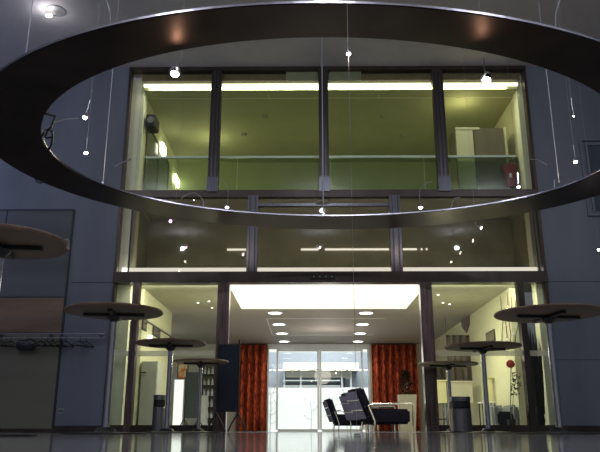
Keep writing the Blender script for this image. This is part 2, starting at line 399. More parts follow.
# ================================================================== LIGHT FITTINGS (built-in)
def fitting(name, label, cat, bxs, m, **k): 
    o = boxes(name, bxs, m); tag(o, label, cat, **k); return o
yst = YF+.17
fitting('strip_light', 'long bright strip light under the gallery ceiling edge behind the top windows', 'light', [(PL1, PR0, yst, yst+.06, hz(85.6, yst), hz(83.2, yst))], 'strip')
fitting('strip_light', 'long white strip light along the sill of the middle windows above the steel beam', 'light', [(XL+.1, XR-.1, YF+.15, YF+.19, ZB1-.0, hz(267.5, YF+.15))], 'strip_dim')
yy = YC-.03
t = thing('strip_light', 'thin broken white strip light deep behind the middle windows', 'light', (0, yy, hz(249, yy)))
for a, b in ((227, 246), (301, 318.5), (325, 389), (403, 417), (421, 422.5), (426, 427.5)):
    boxes('tube', [(hx(a, yy, 249), hx(b, yy, 249), 0, .03, hz(250, yy)-hz(249, yy), hz(248.4, yy)-hz(249, yy))], 'strip_dim', t)
bm = B(); prism(bm, [LP[1], LP[2], (px1, YF+.14, ZL), (px0, YF+.14, ZL)], (0, 0, .08))
tag(obj('luminous_ceiling_panel', bm, 'lum'), 'large glowing white ceiling panel just inside the open entrance', 'light')
light('AREA', (.45, YF+.22, hz(86, YF+.2)-.02), 48, (1, .97, .72), 7.2, (.6, 0, 0), .05, name='gallery_strip_light')
light('AREA', (.45, YF+.24, ZB1+.06), 24, (1, .96, .76), 7.2, (PI-.5, 0, 0), .05, name='sill_strip_light')
light('AREA', (.45, YF+.22, ZB0-.02), 70, (1, .97, .75), 7.2, (.6, 0, 0), .05, name='beam_pier_fill')  # unseen strip added behind the beam to brighten the piers
light('AREA', ((px0+px1)/2, (YF+YP)/2+.1, ZL-.02), 40, (1, .97, .86), px1-px0, (0,0,0), YP-YF-.3, name='luminous_panel_light')
def downlight():
    r = thing('downlight', '', 'light'); bm = B(); lathe(bm, [(.10, 0), (.10, -.006)], seg=24); obj('diffuser', bm, 'down', r)
    bm = B(); lathe(bm, [(.125, 0), (.125, -.012), (.10, -.012), (.10, -.004)], seg=24); obj('ring_trim', bm, 'white', r); return r
rows = [312.8, 324.2, 333.3, 341.3]; lx = [275, 279, 282, 284]; rx = [366, 362.5, 360, 358]
words_ = ['nearest to the entrance', 'second from the entrance', 'third from the entrance', 'nearest to the courtyard doors']
proto = downlight(); first = True
for side, xs in (('left', lx), ('right', rx)):
    for k in range(4):
        o = proto if first else copy_tree(proto); first = False
        p = atz(xs[k], rows[k], ZL); o.location = (p.x, p.y, ZL)
        o.scale = (1.5, 1.5, 1)
        tag(o, 'round glowing ceiling downlight in the %s row, %s' % (side, words_[k]), 'light', 'downlights in the lobby ceiling')
        light('SPOT', (p.x, p.y, ZL-.05), 14, (1, .95, .85), .08, spot=2.4, name='downlight_lamp')
def smalldown(px, py, lab):
    r = thing('recessed_spotlight', lab, 'light', (0,0,0), 0, 'small recessed spots in the lobby front ceiling')
    p = atz(px, py, ZL); r.location = (p.x, p.y, ZL)
    bm = B(); lathe(bm, [(.022, 0), (.022, -.008)], seg=12); obj('lens', bm, 'down', r)
    bm = B(); lathe(bm, [(.03, 0), (.03, -.004), (.022, -.004)], seg=12); obj('ring_trim', bm, 'white', r)
for i, (a, b) in enumerate([(212, 307.5), (209, 301.2), (198, 302.5), (438, 294.5), (443, 302.5), (449.5, 304)]):
    smalldown(a, b, ['tiny ceiling spot left of the entrance, lowest and brightest of three', 'tiny ceiling spot left of the entrance, close beside the left entrance post',
      'tiny ceiling spot left of the entrance, farthest from the post', 'tiny ceiling spot right of the entrance, topmost in the picture beside the post',
      'tiny ceiling spot right of the entrance, middle one of three', 'tiny ceiling spot right of the entrance, farthest right of three'][i])
# detectors in gallery ceiling
det = ['upper one left of the centre mullion', 'lower one left of the centre mullion', 'upper one right of the centre mullion', 'lower one right of the centre mullion']
pr = None
for i, (a, b) in enumerate([(265, 116), (244, 134), (383, 116), (404, 135.5)]):
    p = atz(a, b, ZG)
    if pr is None:
        pr = thing('smoke_detector', '', 'detector'); bm = B(); lathe(bm, [(.07, 0), (.065, -.03), (.03, -.045)], seg=20); obj('housing', bm, 'olivedk', pr, True); o = pr
    else: o = copy_tree(pr)
    o.location = (p.x, p.y, ZG); tag(o, 'small round ceiling detector in the gallery, ' + det[i], 'detector', 'detectors in the gallery ceiling')

# ================================================================== GALLERY OBJECTS
yr = YF+.5
rail = thing('glass_balustrade', 'glass balustrade with slim steel top rail along the upper gallery edge', 'railing', (0, 0, 0))
xa_, xb_ = hx(138, yr, 157), hx(523, yr, 157)
xa_ = max(xa_, PL1+.01) if False else PL1+.01; xb_ = PR0-.01
zt_ = hz(157, yr)
yr = YF+.64
boxes('top_rail', [(xa_, xb_, yr-.02, yr+.03, hz(158, yr), hz(156, yr))], 'alu', rail)
for i in range(4):
    a = xa_+(xb_-xa_)*i/4+.01; b = xa_+(xb_-xa_)*(i+1)/4-.01
    boxes('glass_panel', [(a, b, yr, yr+.012, ZS1+.0, hz(158, yr))], 'railglass', rail)
for i in (0, 4):
    a = xa_+(xb_-xa_)*i/4; boxes('rail_post', [(a-.0 if i == 0 else a-.03, a+.03 if i == 0 else a, yr-.02, yr+.02, ZS1, hz(158, yr))], 'dark', rail)
# cabinet at right of gallery
yc = 13.9
yc = 13.1
cb = thing('tall_cabinet', 'tall cabinet with one cream and one brown door at right end of gallery', 'cabinet', (hx(480, yc, 150), yc+.3, ZS1))
def lx_(px, y0=yc): return hx(px, y0, 150)-cb.location.x
zc1 = hz(128, yc)-ZS1
boxes('body', [(lx_(456), lx_(507), -.27, .3, 0, zc1)], 'brown', cb)
boxes('door', [(lx_(457), lx_(474), -.30, -.27, .03, zc1-.01)], 'cream', cb, label='cream cabinet door')
boxes('door', [(lx_(475.5), lx_(505), -.30, -.27, .03, zc1-.06)], 'brown', cb)
boxes('side_trim', [(lx_(505.5), lx_(507.5), -.31, -.27, .0, zc1)], 'cream', cb)
boxes('top_trim', [(lx_(457), lx_(481), -.315, -.30, zc1-.05, zc1-.0)], 'cream', cb)
w6 = struct_root('window_6'); xg6 = PL1-.02
boxes('window_frame', [(xg6, xg6+.02, 13.15, 13.2, 4.6, 6.2), (xg6, xg6+.02, 13.2, 15.5, 6.15, 6.2), (xg6, xg6+.02, 14.3, 14.36, 4.6, 6.15), (xg6, xg6+.02, 15.45, 15.5, 4.6, 6.15)], 'dark', w6)
boxes('pane', [(xg6+.001, xg6+.008, 13.2, 15.45, 4.6, 6.15)], 'dkwin', w6)
# red garment hanging by the cabinet
yg = 12.93
g = thing('red_garment', 'dark red garment hanging on the wall beside the gallery cabinet', 'clothing', at(512, 187, yg)); gl = g.location.copy()
bm = B()
zz = [(0, .085), (.12, .10), (.3, .095), (.42, .13), (.48, .11), (.5, .04)]
for s in range(1):
    lathe(bm, [(r, z) for z, r in zz], seg=20)
for v in bm.verts:
    a = math.atan2(v.co.y, v.co.x); v.co.x *= 1+.22*math.sin(5*a+v.co.z*14); v.co.y *= .5
obj('cloth', bm, 'red', g, True)
bm = B(); tube(bm, [(0, 0, .5), (0, 0, .56), (.10, .04, .56)], .008); obj('hook', bm, 'black', g)
bm = B(); box(bm, -.05, -.0, -.07, -.05, .18, .27, .008); obj('tag', bm, 'white', g)
# black funnel lamp & wall lamps at left
def wall_lamp(px, py, pxw, h, lab, X=PL1-.02):
    p = atx(px, py, X+.05); t = thing('wall_lamp', lab, 'light', (X, p.y, p.z), 0, 'wall lamps on the left gallery wall')
    boxes('back_plate', [(0, .02, -.10, .10, -h/2-.02, h/2+.02)], 'olivedk', t)
    bm = B(); box(bm, .02, .09, -pxw/2, pxw/2, -h/2, h/2, .015); obj('tube', bm, 'lampw', t)
wall_lamp(163, 150, .35, .26, 'bright vertical wall lamp nearer the window on the left gallery wall')
wall_lamp(176.5, 181, .5, .22, 'bright vertical wall lamp deeper in on the left gallery wall, lower in view')
p = atx(152.5, 124, PL1+.14)
t = thing('loudspeaker', 'black speaker box fixed high on the left gallery wall', 'speaker', p)
bm = B(); box(bm, -.10, .10, -.20, .20, -.13, .13, .02); obj('housing', bm, 'black', t)
bm = B(); lathe(bm, [(.07, -.21), (.07, -.20)], seg=20); bmesh.ops.rotate(bm, cent=(0,0,0), matrix=Matrix.Rotation(PI/2, 3, 'X'), verts=bm.verts)
bmesh.ops.translate(bm, vec=(0, -.41, 0), verts=bm.verts); obj('grille', bm, 'plate', t)
bm = B(); tube(bm, [(-.10, 0, 0), (-.16, 0, 0)], .02); obj('bracket', bm, 'black', t)

# ================================================================== RING
RZ = 3.3; RT = .022          # outline of the ring: an oval with slight irregularities
ic = (0, 0, [-0.0013, -0.011, -0.0058, -0.007, 0.0239, 0.0078, 0.0148]); ia, ib = 3.56, 2.60
oc = (0, 0, [-0.0118, -0.0042, 0.0219, -0.0012, 0.0271, 0.0037, 0.0011]); oa, ob = 4.28, 3.25
rg = thing('hanging_ring', 'huge dark oval ring of brushed metal hung across the hall', 'sculpture', (0.4, 7.95, RZ))
N = 160
def ep(c, a, b, k):
    th = k*2*PI/N; w = c[2]; f = 1+w[0]
    for j in (1, 2, 3): f += w[2*j-1]*math.cos(j*th)+w[2*j]*math.sin(j*th)
    return (a*f*math.cos(th), b*f*math.sin(th))
bm = B(); vi = []; vo = []; ti = []; to = []
for k in range(N):
    x, y = ep(ic, ia, ib, k); vi.append(bm.verts.new((x, y, 0))); ti.append(bm.verts.new((x, y, RT)))
    x, y = ep(oc, oa, ob, k); vo.append(bm.verts.new((x, y, 0))); to.append(bm.verts.new((x, y, RT)))
for k in range(N):
    j = (k+1)%N
    bm.faces.new((vi[k], vi[j], vo[j], vo[k])); bm.faces.new((ti[k], to[k], to[j], ti[j]))
    bm.faces.new((vi[k], ti[k], ti[j], vi[j])); bm.faces.new((vo[k], vo[j], to[j], to[k]))
obj('ring_body', bm, 'ring', rg)
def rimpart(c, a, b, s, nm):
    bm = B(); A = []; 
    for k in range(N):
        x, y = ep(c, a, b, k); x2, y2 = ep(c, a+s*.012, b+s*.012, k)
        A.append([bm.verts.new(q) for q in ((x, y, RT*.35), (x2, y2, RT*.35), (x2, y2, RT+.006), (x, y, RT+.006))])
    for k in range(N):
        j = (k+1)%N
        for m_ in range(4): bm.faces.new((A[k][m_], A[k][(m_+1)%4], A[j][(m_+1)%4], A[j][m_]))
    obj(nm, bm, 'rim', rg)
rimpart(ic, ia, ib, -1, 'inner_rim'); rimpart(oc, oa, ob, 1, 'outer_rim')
# suspension cables
def ringcable(px, py, r, nm='suspension_cable'):
    p = atz(px, py, RZ+RT)
    bm = B(); tube(bm, [(0, 0, 0), (0, 0, ZT-RZ-RT)], r, 6); bm2 = B()
    c = obj(nm, bm, 'wire', rg); c.location = (p.x-.4, p.y-7.95, RT)
    bm = B(); lathe(bm, [(.02, 0), (.02, .03), (.008, .05)], seg=10); cl = obj('cable_clamp', bm, 'chrome', rg); cl.location = c.location
ringcable(25, 61, .006); ringcable(103, 184, .008); ringcable(323.5, 215, .012); ringcable(559, 183, .008)
# bracket on the ring's left inner edge
pc = atz(44, 132, RZ)
def rl(px, py, z=RZ+.01): q = atz(px, py, z); return (q.x-.4, q.y-7.95, q.z-RZ)
bm = B()
tube(bm, [rl(44, 113), rl(55, 116), rl(51, 127), rl(47, 131)], .014, 6)
tube(bm, [rl(42, 136), rl(47, 129.5), rl(52, 131), rl(53, 137), rl(51, 146), rl(48, 151)], .014, 6)
tube(bm, [rl(46, 138), rl(52.5, 137)], .011, 6)
tube(bm, [rl(45, 137), rl(48, 131)], .010, 6)
obj('cable_bracket', bm, 'black', rg)
bm = B(); tube(bm, [rl(36, 176), rl(36, 181), rl(40, 183), rl(43.5, 182)], .012, 6); obj('hook', bm, 'black', rg)
bm = B(); tube(bm, [rl(0, 157), rl(-1, 160), rl(3, 161)], .010, 6); obj('hook', bm, 'wire', rg)

# ================================================================== SPOTLIGHTS
def spot(bulb, stem, Y, lab, r=.022, up='ceiling', m='bulb', power=3.0, rod=.006, shade=True, col=(1,.78,.55)):
    """stem: pixel points from the bulb upwards; then a hair-thin wire to the ceiling (or none when fixed to the ring)"""
    p = at(*bulb, Y); t = thing('pendant_spotlight', lab, 'light', p)
    bm = B(); ball(bm, (0, 0, 0), r); obj('bulb', bm, m, t, True)
    pts = [at(a, b, Y)-p for a, b in stem]
    d = (pts[0]).normalized() if pts[0].length > .001 else Vector((0, 0, 1))
    if shade:
        b2 = B(); lathe(b2, [(r*1.45, -.2*r), (r*1.2, r*.8), (r*.55, r*1.6), (r*.3, r*1.9)], seg=16)
        q = Vector((0, 0, 1)).rotation_difference(d).to_matrix().to_4x4(); bm = B(); merge(bm, b2, q); obj('reflector', bm, 'chrome', t, True)
    bm = B(); tube(bm, [d*r*1.4]+pts, rod, 6); obj('stem', bm, 'chrome', t, True)
    if up == 'ceiling':
        a = pts[-1]; bm = B(); tube(bm, [a, (a.x, a.y, ZT-p.z)], .0018, 5); obj('wire', bm, 'wire', t)
    if power: 
        l = light('POINT', p+Vector((0, -.0, -.05)), power, col, .02, name='halogen_light')
    return t
sc = at(47, 10.5, 10.6)
t = thing('ceiling_spotlight', 'white spotlight on a dark round ceiling plate at top left', 'light', atz(56, 10.5, ZT))
bm = B(); lathe(bm, [(.17, 0), (.17, -.012), (.15, -.02)], seg=32); obj('ceiling_plate', bm, 'plate', t, True)
bm = B(); tube(bm, [(0, 0, -.02), (0, 0, -.10), (-.05, -.02, -.12)], .008); obj('arm', bm, 'chrome', t)
bm = B(); ball(bm, (-.10, -.03, -.12), .035, 1.6, 1, .9); obj('bulb', bm, 'bulb', t, True)
light('POINT', t.location+Vector((-.12, -.05, -.2)), 5, (.9, .9, 1), .03, name='halogen_light')

YN = 5.6
spot((175, 73), [(176, 69), (179, 66), (181, 60), (181.5, 53)], YN, 'glowing spotlight on a curved stem in front of the top left window', .040, power=2.5, col=(1,.55,.35))
spot((486.5, 79.5), [(487, 76), (485, 70), (484, 63), (483.5, 57)], YN, 'glowing spotlight on a curved stem in front of the top right window', .040, power=2.5, col=(1,.55,.35))
t = spot((348.5, 53.5), [(347.5, 50), (347, 46), (348, 43)], 4.55, 'spotlight halfway along a thin wire near the ring centre', .016, power=2)
bm = B(); p = t.location; tube(bm, [(0, 0, .06), (0, 0, -p.z+.012)], .0014, 5); obj('wire', bm, 'wire', t)
bm = B(); lathe(bm, [(.02, -p.z+0.001), (.02, -p.z+.012)], seg=12); obj('floor_anchor', bm, 'chrome', t)
spot((85, 117), [(86.5, 113), (88, 108), (90, 100)], 8.4, 'bright spotlight on a short slanted stem before the blue left wall, upper of two', .032)
spot((86, 152.5), [(86.5, 149), (87, 144), (87.5, 138)], 8.8, 'bright spotlight on a straight stem before the blue left wall, lower of two', .028)
spot((573.5, 116), [(573, 112), (572, 106), (571, 98)], 8.4, 'spotlight before the blue right wall, upper of two', .012)
spot((575.5, 161.5), [(575, 157), (574, 150), (573.5, 145)], 8.8, 'spotlight before the blue right wall, lower of two', .028)
spot((227, 207), [(227.5, 203), (228, 196), (228.5, 190), (226.5, 185), (223, 180.5), (219, 180)], 10.9, 'round spotlight on an arched stem below the top left mullion', .03, up=None, power=4)
spot((420.5, 207), [(420, 203), (419.5, 196), (420, 190), (423, 185), (427, 182.5), (432, 181.5)], 10.9, 'round spotlight on an arched stem below the top right mullion', .034, up=None, power=4)
t = spot((323, 216.5), [(323, 213), (323, 208), (323, 204)], 10.85, 'small round spotlight under a flat disc at the centre cable', .024, up=None, power=3, shade=False)
bm = B(); lathe(bm, [(.13, at(323, 202, 10.85).z-p.z*0-t.location.z-.01), (.12, at(323, 202, 10.85).z-t.location.z+.01)], seg=28); obj('disc', bm, 'chrome', t, True)
spot((518.5, 186.5), [(518, 183), (518, 178), (517.5, 173)], 10.8, 'spotlight on a straight stem in front of the red garment', .026, power=2)
spot((194, 200), [(198, 200), (203, 206)], 10.9, 'dim small spotlight beneath the arched wire at left of the ring', .010, up=None, power=0)
tag(obj('arched_wire', (lambda b: (tube(b, [at(a, c, 10.95) for a, c in ((181, 199), (184, 196), (189, 193.5), (195, 193), (200, 196), (203, 201), (203.5, 207))], .010, 6), b)[1])(B()), 'wire', None, True),
    'thin arched wire rising from the ring left of the top left mullion', 'wire')
tag(obj('arched_wire', (lambda b: (tube(b, [at(a, c, 10.95) for a, c in ((451, 208), (452.5, 202), (455, 198.5), (460, 197.5))], .012, 6), b)[1])(B()), 'wire', None, True),
    'thin arched wire rising from the ring right of the top right mullion', 'wire')
spot((170.5, 221), [(172, 220.5), (175, 219.5)], 11.6, 'small violet glow standing for a lamp reflection in the middle left window', .028, up='ceiling', m='glintv', power=.8, col=(1,.6,.7), rod=.008, shade=False)  # hanging bulb added in place of a reflection in the glass
spot((480.5, 227.5), [(477, 226.5), (475.5, 225), (475.3, 222)], 11.6, 'small white glow with bent stem standing for a lamp reflection in the middle right window', .026, power=.6, rod=.008)  # also a bulb added where the pane mirrors a hall lamp
spot((598.5, 250), [(598.8, 248), (599, 246)], 10.0, 'tiny spotlight at the far right before the blue wall', .016, power=.4, shade=False)
def curved(nm, pts, Y, lab, r=.007):
    bm = B(); tube(bm, [at(a, c, Y) for a, c in pts], r, 6); tag(obj(nm, bm, 'chrome', None, True), lab, 'wire')
curved('lamp_stem', [(106, 0), (108, 5), (110, 12), (110.5, 27)], 5.9, 'curved steel lamp stem above the ring at upper left')
curved('lamp_stem', [(560, 0), (557.5, 8), (555.5, 15), (556, 30)], 5.5, 'curved steel lamp stem above the ring at upper right')
curved('feed_wire', [(44, 134), (47, 128), (56, 121.5), (66, 119.3), (78, 118.5)], 7.2, 'thin wire looping from the ring bracket to a spotlight', .006)
curved('feed_wire', [(115, 167), (121, 163), (131, 159)], 9.0, 'short pale wire crossing the left edge of the top window', .009)
curved('feed_wire', [(530, 159), (538, 160), (547, 164.5)], 9.0, 'short pale wire crossing the right edge of the top window', .006)
curved('lamp_stem', [(554, 189), (554.5, 180)], 9.5, 'short upright lamp stem behind the ring at right', .010)

# ================================================================== TABLES
def table(rad, name='standing_table'):
    t = thing(name, '', 'table')
    bm = B(); lathe(bm, [(rad*.985, 1.085), (rad, 1.093), (rad, 1.105), (rad*.99, 1.11)], seg=64); top = obj('tabletop', bm, 'wood', t, True)
    bm = B(); lathe(bm, [(rad*.93, 1.080), (rad*.97, 1.0849)], seg=64); obj('underside', bm, 'under', top, True)
    bm = B(); 
    for a in (0, PI/2):
        b2 = B(); box(b2, -rad*.62, rad*.62, -.022, .022, 1.052, 1.079); merge(bm, b2, Matrix.Rotation(a+.12, 4, 'Z'))
    lathe(bm, [(.03, 1.0), (.06, 1.03), (.075, 1.052)], seg=24); obj('bracket', bm, 'black', t)
    bm = B(); lathe(bm, [(.030, .05), (.030, 1.01)], seg=24); obj('post', bm, 'chrome', t, True)
    bm = B(); lathe(bm, [(rad*.84, 0.0), (rad*.84, .008), (rad*.5, .014), (.10, .022), (.07, .055), (.04, .06)], seg=48); obj('base', bm, 'black', t, True)
    return t
GT = 'tall round standing tables in the hall'
tl = table(.45); tr = table(.50)
for o, pr_, (cx, cy), lab in ((tl, 1, (1, 244.5), 'tall round standing table cut off by the left picture edge, nearest and highest in view'),
    (None, tl, (114.5, 313), 'tall round standing table before the cream pier at left'),
    (None, tl, (171, 344.5), 'tall round standing table in front of the left ground floor window beside a slim bin'),
    (None, tl, (201, 362.5), 'tall round standing table farthest back at left, beside the navy board'),
    (tr, 1, (548, 315), 'tall round standing table before the right cream pier, largest on the right'),
    (None, tr, (482.5, 347.5), 'tall round standing table in the middle of the right ground floor window'),
    (None, tr, (448, 365), 'tall round standing table farthest back at right, beside the right entrance post')):
    p = atz(cx, cy, 1.085)
    if o is None: o = copy_tree(pr_)
    o.location = (p.x, p.y, 0); tag(o, lab, 'table', GT)
    o.scale = (.86, .86, 1) if o is tl else (1, 1, 1)
pT = atz(1, 244.5, 1.085); ex = pT.x+.86*.45
bm = B(); tube(bm, [(ex-.015, pT.y, 1.113), (ex+.008, pT.y, 1.114), (ex+.016, pT.y, 1.09), (ex+.005, pT.y, 1.062)], .006, 8)
tag(obj('edge_clip', bm, 'chrome', None, True), 'small bright curved clip on the edge of the nearest left table', 'clip')

# ================================================================== BINS
def bin_(px, Y, r, h, lab, wide):
    c = at(px, 428, Y); t = thing('waste_bin', lab, 'bin', (c.x, c.y, 0), 0)
    bm = B(); lathe(bm, [(r, 0), (r, h*.66), (r*.9, h*.68)], seg=32); obj('body', bm, 'bin', t, True)
    bm = B(); lathe(bm, [(r*.9, h*.68), (r*.96, h*.69), (r*.96, h*.86), (r*.9, h*.87)], seg=32); obj('opening_band', bm, 'black', t, True)
    bm = B(); lathe(bm, [(r, h*.87), (r, h), (r*.8, h*1.0), (r*.78, h*.96)], seg=32); obj('lid', bm, 'bin', t, True)
    bm = B(); lathe(bm, [(r*1.04, 0), (r*1.04, .02)], seg=32); obj('foot_ring', bm, 'black', t)
bin_(158, 11.7, .10, hz(395, 11.7), 'slim steel bin with dark band beside the left tables', 0)
bin_(461.5, 10.95, .16, hz(397, 10.95), 'wider steel bin with black band beside the right entrance post', 1)

# ================================================================== NOTICE BOARDS
def board(m, lab):
    t = thing('pinboard', lab, 'display board'); w = .17
    zb, ztp = .33, 1.44
    bm = B(); box(bm, -w, w, -.02, .02, zb, ztp, .008); obj('panel', bm, m, t)
    for s in (-1, 1):
        bm = B(); tube(bm, [(s*(w+.012), 0, .25), (s*(w+.012), 0, 1.54)], .014, 8); pl = obj('pole', bm, 'black', t)
        bm = B(); X = s*(w+.012)
        tube(bm, [(X, 0, .31), (X+.10, 0, .14), (X+.165, 0, .012)], .014, 8); tube(bm, [(X, 0, .31), (X-.10, 0, .14), (X-.155, 0, .012)], .014, 8)
        tube(bm, [(X, 0, .28), (X, .25, .012)], .012, 8); obj('foot', bm, 'black', t)
    bm = B(); box(bm, -w, w, -.012, .012, ztp+.0, ztp+.02); obj('top_rail', bm, 'black', t)
    return t
b1 = board('navy', 'narrow navy pinboard on black splayed feet at the left entrance post')
c = at(226.5, 428, 12.0); b1.location = (c.x, 12.0, 0); 
b2_ = board('greyfelt', 'narrow grey pinboard on splayed feet behind the left ground floor window')
c = at(191, 428, 18.0); b2_.location = (c.x, 18.0, 0)

# ================================================================== COAT RAIL
yk = YF-.22
cr = thing('coat_rail', 'long wall coat rail with a thin steel bar across the left wall', 'coat rack', (0, 0, 0))
z1_ = hz(333.5, yk)
x0_, x1_ = -6.4, hx(105, yk, 333)
bm = B(); box(bm, x0_, x1_, yk-.04, yk-.0, z1_-.012, z1_+.006); obj('front_bar', bm, 'rim', cr)
bm = B(); tube(bm, [(x0_, yk+.06, z1_-.06), (x1_, yk+.06, z1_-.06)], .012, 8); obj('hanger_tube', bm, 'chrome', cr)
for k in range(4):
    x = x0_+.1+(x1_-x0_-.2)*k/3; bm = B(); box(bm, x-.01, x+.01, yk, YF-.031 if x < dx1 else YF, z1_-.012, z1_+.004); box(bm, x-.01, x+.01, yk+.05, yk+.07, z1_-.06, z1_-.01); obj('wall_bracket', bm, 'steel', cr)
hp = None
for k, px in enumerate([1, 6, 11, 41, 47, 53, 59, 66, 80, 86]):
    if hp is None:
        bm = B(); tube(bm, [(.0, .012, .035), (.0, -.005, .05), (0, -.02, .035), (0, -.01, .01), (0, 0, -.03)], .005, 5)
        tube(bm, [(0, 0, -.03), (-.19, 0, -.12), (.19, 0, -.12), (0, 0, -.03)], .010, 5)
        hp = obj('coat_hanger', bm, 'black'); o = hp
    else: o = hp.copy(); C.objects.link(o)
    o.location = (hx(px, yk+.06, 340), yk+.06, z1_-.085); o.rotation_euler = (0, 0, PI/2-.55)
    tag(o, 'empty black coat hanger ' + ('left of the dark bundle on the coat rail' if px < 30 else 'right of the dark bundle, before the metal door panels' if px < 70 else 'at the right end of the coat rail beyond the doors'), 'coat hanger', 'empty hangers on the coat rail')
x_ = hx(27, yk+.06, 344)
t = thing('dark_bundle', 'dark bundled garment slung over the coat rail at left', 'clothing', (x_, yk+.06, z1_-.06))
bm = B(); ball(bm, (0, 0, -.13), .17, 1.15, .35, .62, 3)
for v in bm.verts: v.co += Vector((0, .01*math.sin(v.co.x*50), .015*math.sin(v.co.x*30+v.co.z*20)))
obj('cloth', bm, 'black', t, True); bm = B(); tube(bm, [(0, 0, .02), (.02, 0, -.04)], .01); obj('hook', bm, 'black', t)
p = at(61, 411, YF); bm = B(); box(bm, p.x-.05, p.x+.05, YF-.012, YF, p.z-.045, p.z+.045, .004)
t = obj('wall_socket', bm, 'plate'); tag(t, 'small grey socket plate low on the left wall', 'socket')
bm = B(); [box(bm, p.x+s*.02-.012, p.x+s*.02+.012, YF-.014, YF-.012, p.z-.02, p.z+.02) for s in (-1, 1)]; obj('socket_face', bm, 'seam', t)

# ================================================================== CURTAINS
def curtain(a, b, lab):
    Y = YBK-.25; x0, x1 = hx(a, Y, 390), hx(b, Y, 390); t = thing('curtain', lab, 'curtain', ((x0+x1)/2, Y, 0), 0, 'red curtains beside the courtyard doors')
    w = x1-x0; n = 90; bm = B(); rows_ = []
    for j, z in enumerate([0.02, .6, 1.2, 1.8, ZL-.05]):
        row = []
        for i in range(n+1):
            u = i/n; row.append(bm.verts.new(((u-.5)*w, .10*math.sin(u*w*30+.4*math.sin(j)), z)))
        rows_.append(row)
    for j in range(4):
        for i in range(n): bm.faces.new((rows_[j][i], rows_[j][i+1], rows_[j+1][i+1], rows_[j+1][i]))
    me = obj('cloth', bm, 'curtain', t, True); sm = me.modifiers.new('thick', 'SOLIDIFY'); sm.thickness = .012
    bm = B(); tube(bm, [(-w/2, 0, ZL-.03), (w/2, 0, ZL-.03)], .015); obj('curtain_track', bm, 'black', t)
curtain(236.5, 267, 'red and orange patterned curtain left of the courtyard doors')
curtain(372.5, 418, 'red and orange patterned curtain right of the courtyard doors')

# ================================================================== ARMCHAIRS  (local: faces +x)
def armchair(name='armchair'):
    t = thing(name, '', 'armchair')
    bm = B(); box(bm, -.34, .42, -.29, .29, .15, .44, .045); obj('seat', bm, 'fabric', t, True)
    b2 = B(); box(b2, -.085, .085, -.30, .30, 0, .60, .04); bm = B(); merge(bm, b2, Matrix.Translation((-.33, 0, .26)) @ Matrix.Rotation(-.36, 4, 'Y')); bk = obj('backrest', bm, 'fabric', t, True)
    b2 = B(); box(b2, -.100, -.082, -.285, .285, .02, .57, .008); bm = B(); merge(bm, b2, Matrix.Translation((-.33, 0, .26)) @ Matrix.Rotation(-.36, 4, 'Y')); obj('back_panel', bm, 'bluefab', bk)
    for k in (.2, .4):
        b2 = B(); box(b2, -.108, -.100, -.31, .31, k-.012, k+.012, .003); bm = B(); merge(bm, b2, Matrix.Translation((-.33, 0, .26)) @ Matrix.Rotation(-.36, 4, 'Y')); obj('back_slat', bm, 'chrome', t)
    for s in (-1, 1):
        y = s*.33; bm = B()
        tube(bm, [(-.30, y, .01), (-.28, y, .20), (-.40, y, .50), (-.30, y, .53), (.42, y, .55), (.46, y, .52), (.44, y, .3), (.44, y, .01)], .014, 8); obj('arm_frame', bm, 'chrome', t, True)
    for z in (.24, .42):
        bm = B(); xk = -.46 if z > .3 else -.40; tube(bm, [(xk, -.33, z+.05), (xk, .33, z+.05)], .012, 8); obj('crossbar', bm, 'chrome', t)
    return t
GA = 'black armchairs with steel arms in the lobby'
ac = armchair(); c = at(383.5, 429, 14.3); ac.location = (c.x, 14.3, 0); ac.rotation_euler = (0, 0, .30); ac.scale = (1.12, 1.0, 1.0)
tag(ac, 'black reclined armchair with steel arms, nearest and largest in the lobby', 'armchair', GA)
o = copy_tree(ac); c = at(370, 429, 15.9); o.location = (c.x, 15.9, 0); o.rotation_euler = (0, 0, .5); o.scale = (1, 1, 1)
tag(o, 'black armchair mostly hidden behind the nearest armchair', 'armchair', GA)
o = copy_tree(ac); c = at(347, 429, 17.5); o.location = (c.x, 17.5, 0); o.rotation_euler = (0, 0, .15); o.scale = (.9, .9, .93)
tag(o, 'small looking black armchair standing before the white courtyard glass', 'armchair', GA)

# low table with dishes behind the near chair
yq = 17.2; c = at(380, 428, yq)
t = thing('side_table', 'low dark side table behind the nearest armchair', 'table', (c.x, yq, 0))
bm = B(); box(bm, -.35, .35, -.3, .3, .55, .58, .005); obj('tabletop', bm, 'black', t)
for a in (-1, 1):
    for b in (-1, 1): bm = B(); tube(bm, [(a*.3, b*.25, 0), (a*.3, b*.25, .55)], .015); obj('leg', bm, 'black', t)
for k, dx in enumerate((-.2, 0, .2)):
    bm = B(); lathe(bm, [(.03, 0), (.065, .05), (.06, .05), (.028, .01)], seg=20); o = obj('bowl', bm, 'plate', None, True); o.location = (c.x+dx, yq-.1, .58)
    tag(o, 'small grey bowl on the low side table, ' + ('left one', 'middle one', 'right one')[k], 'bowl', 'bowls on the side table')

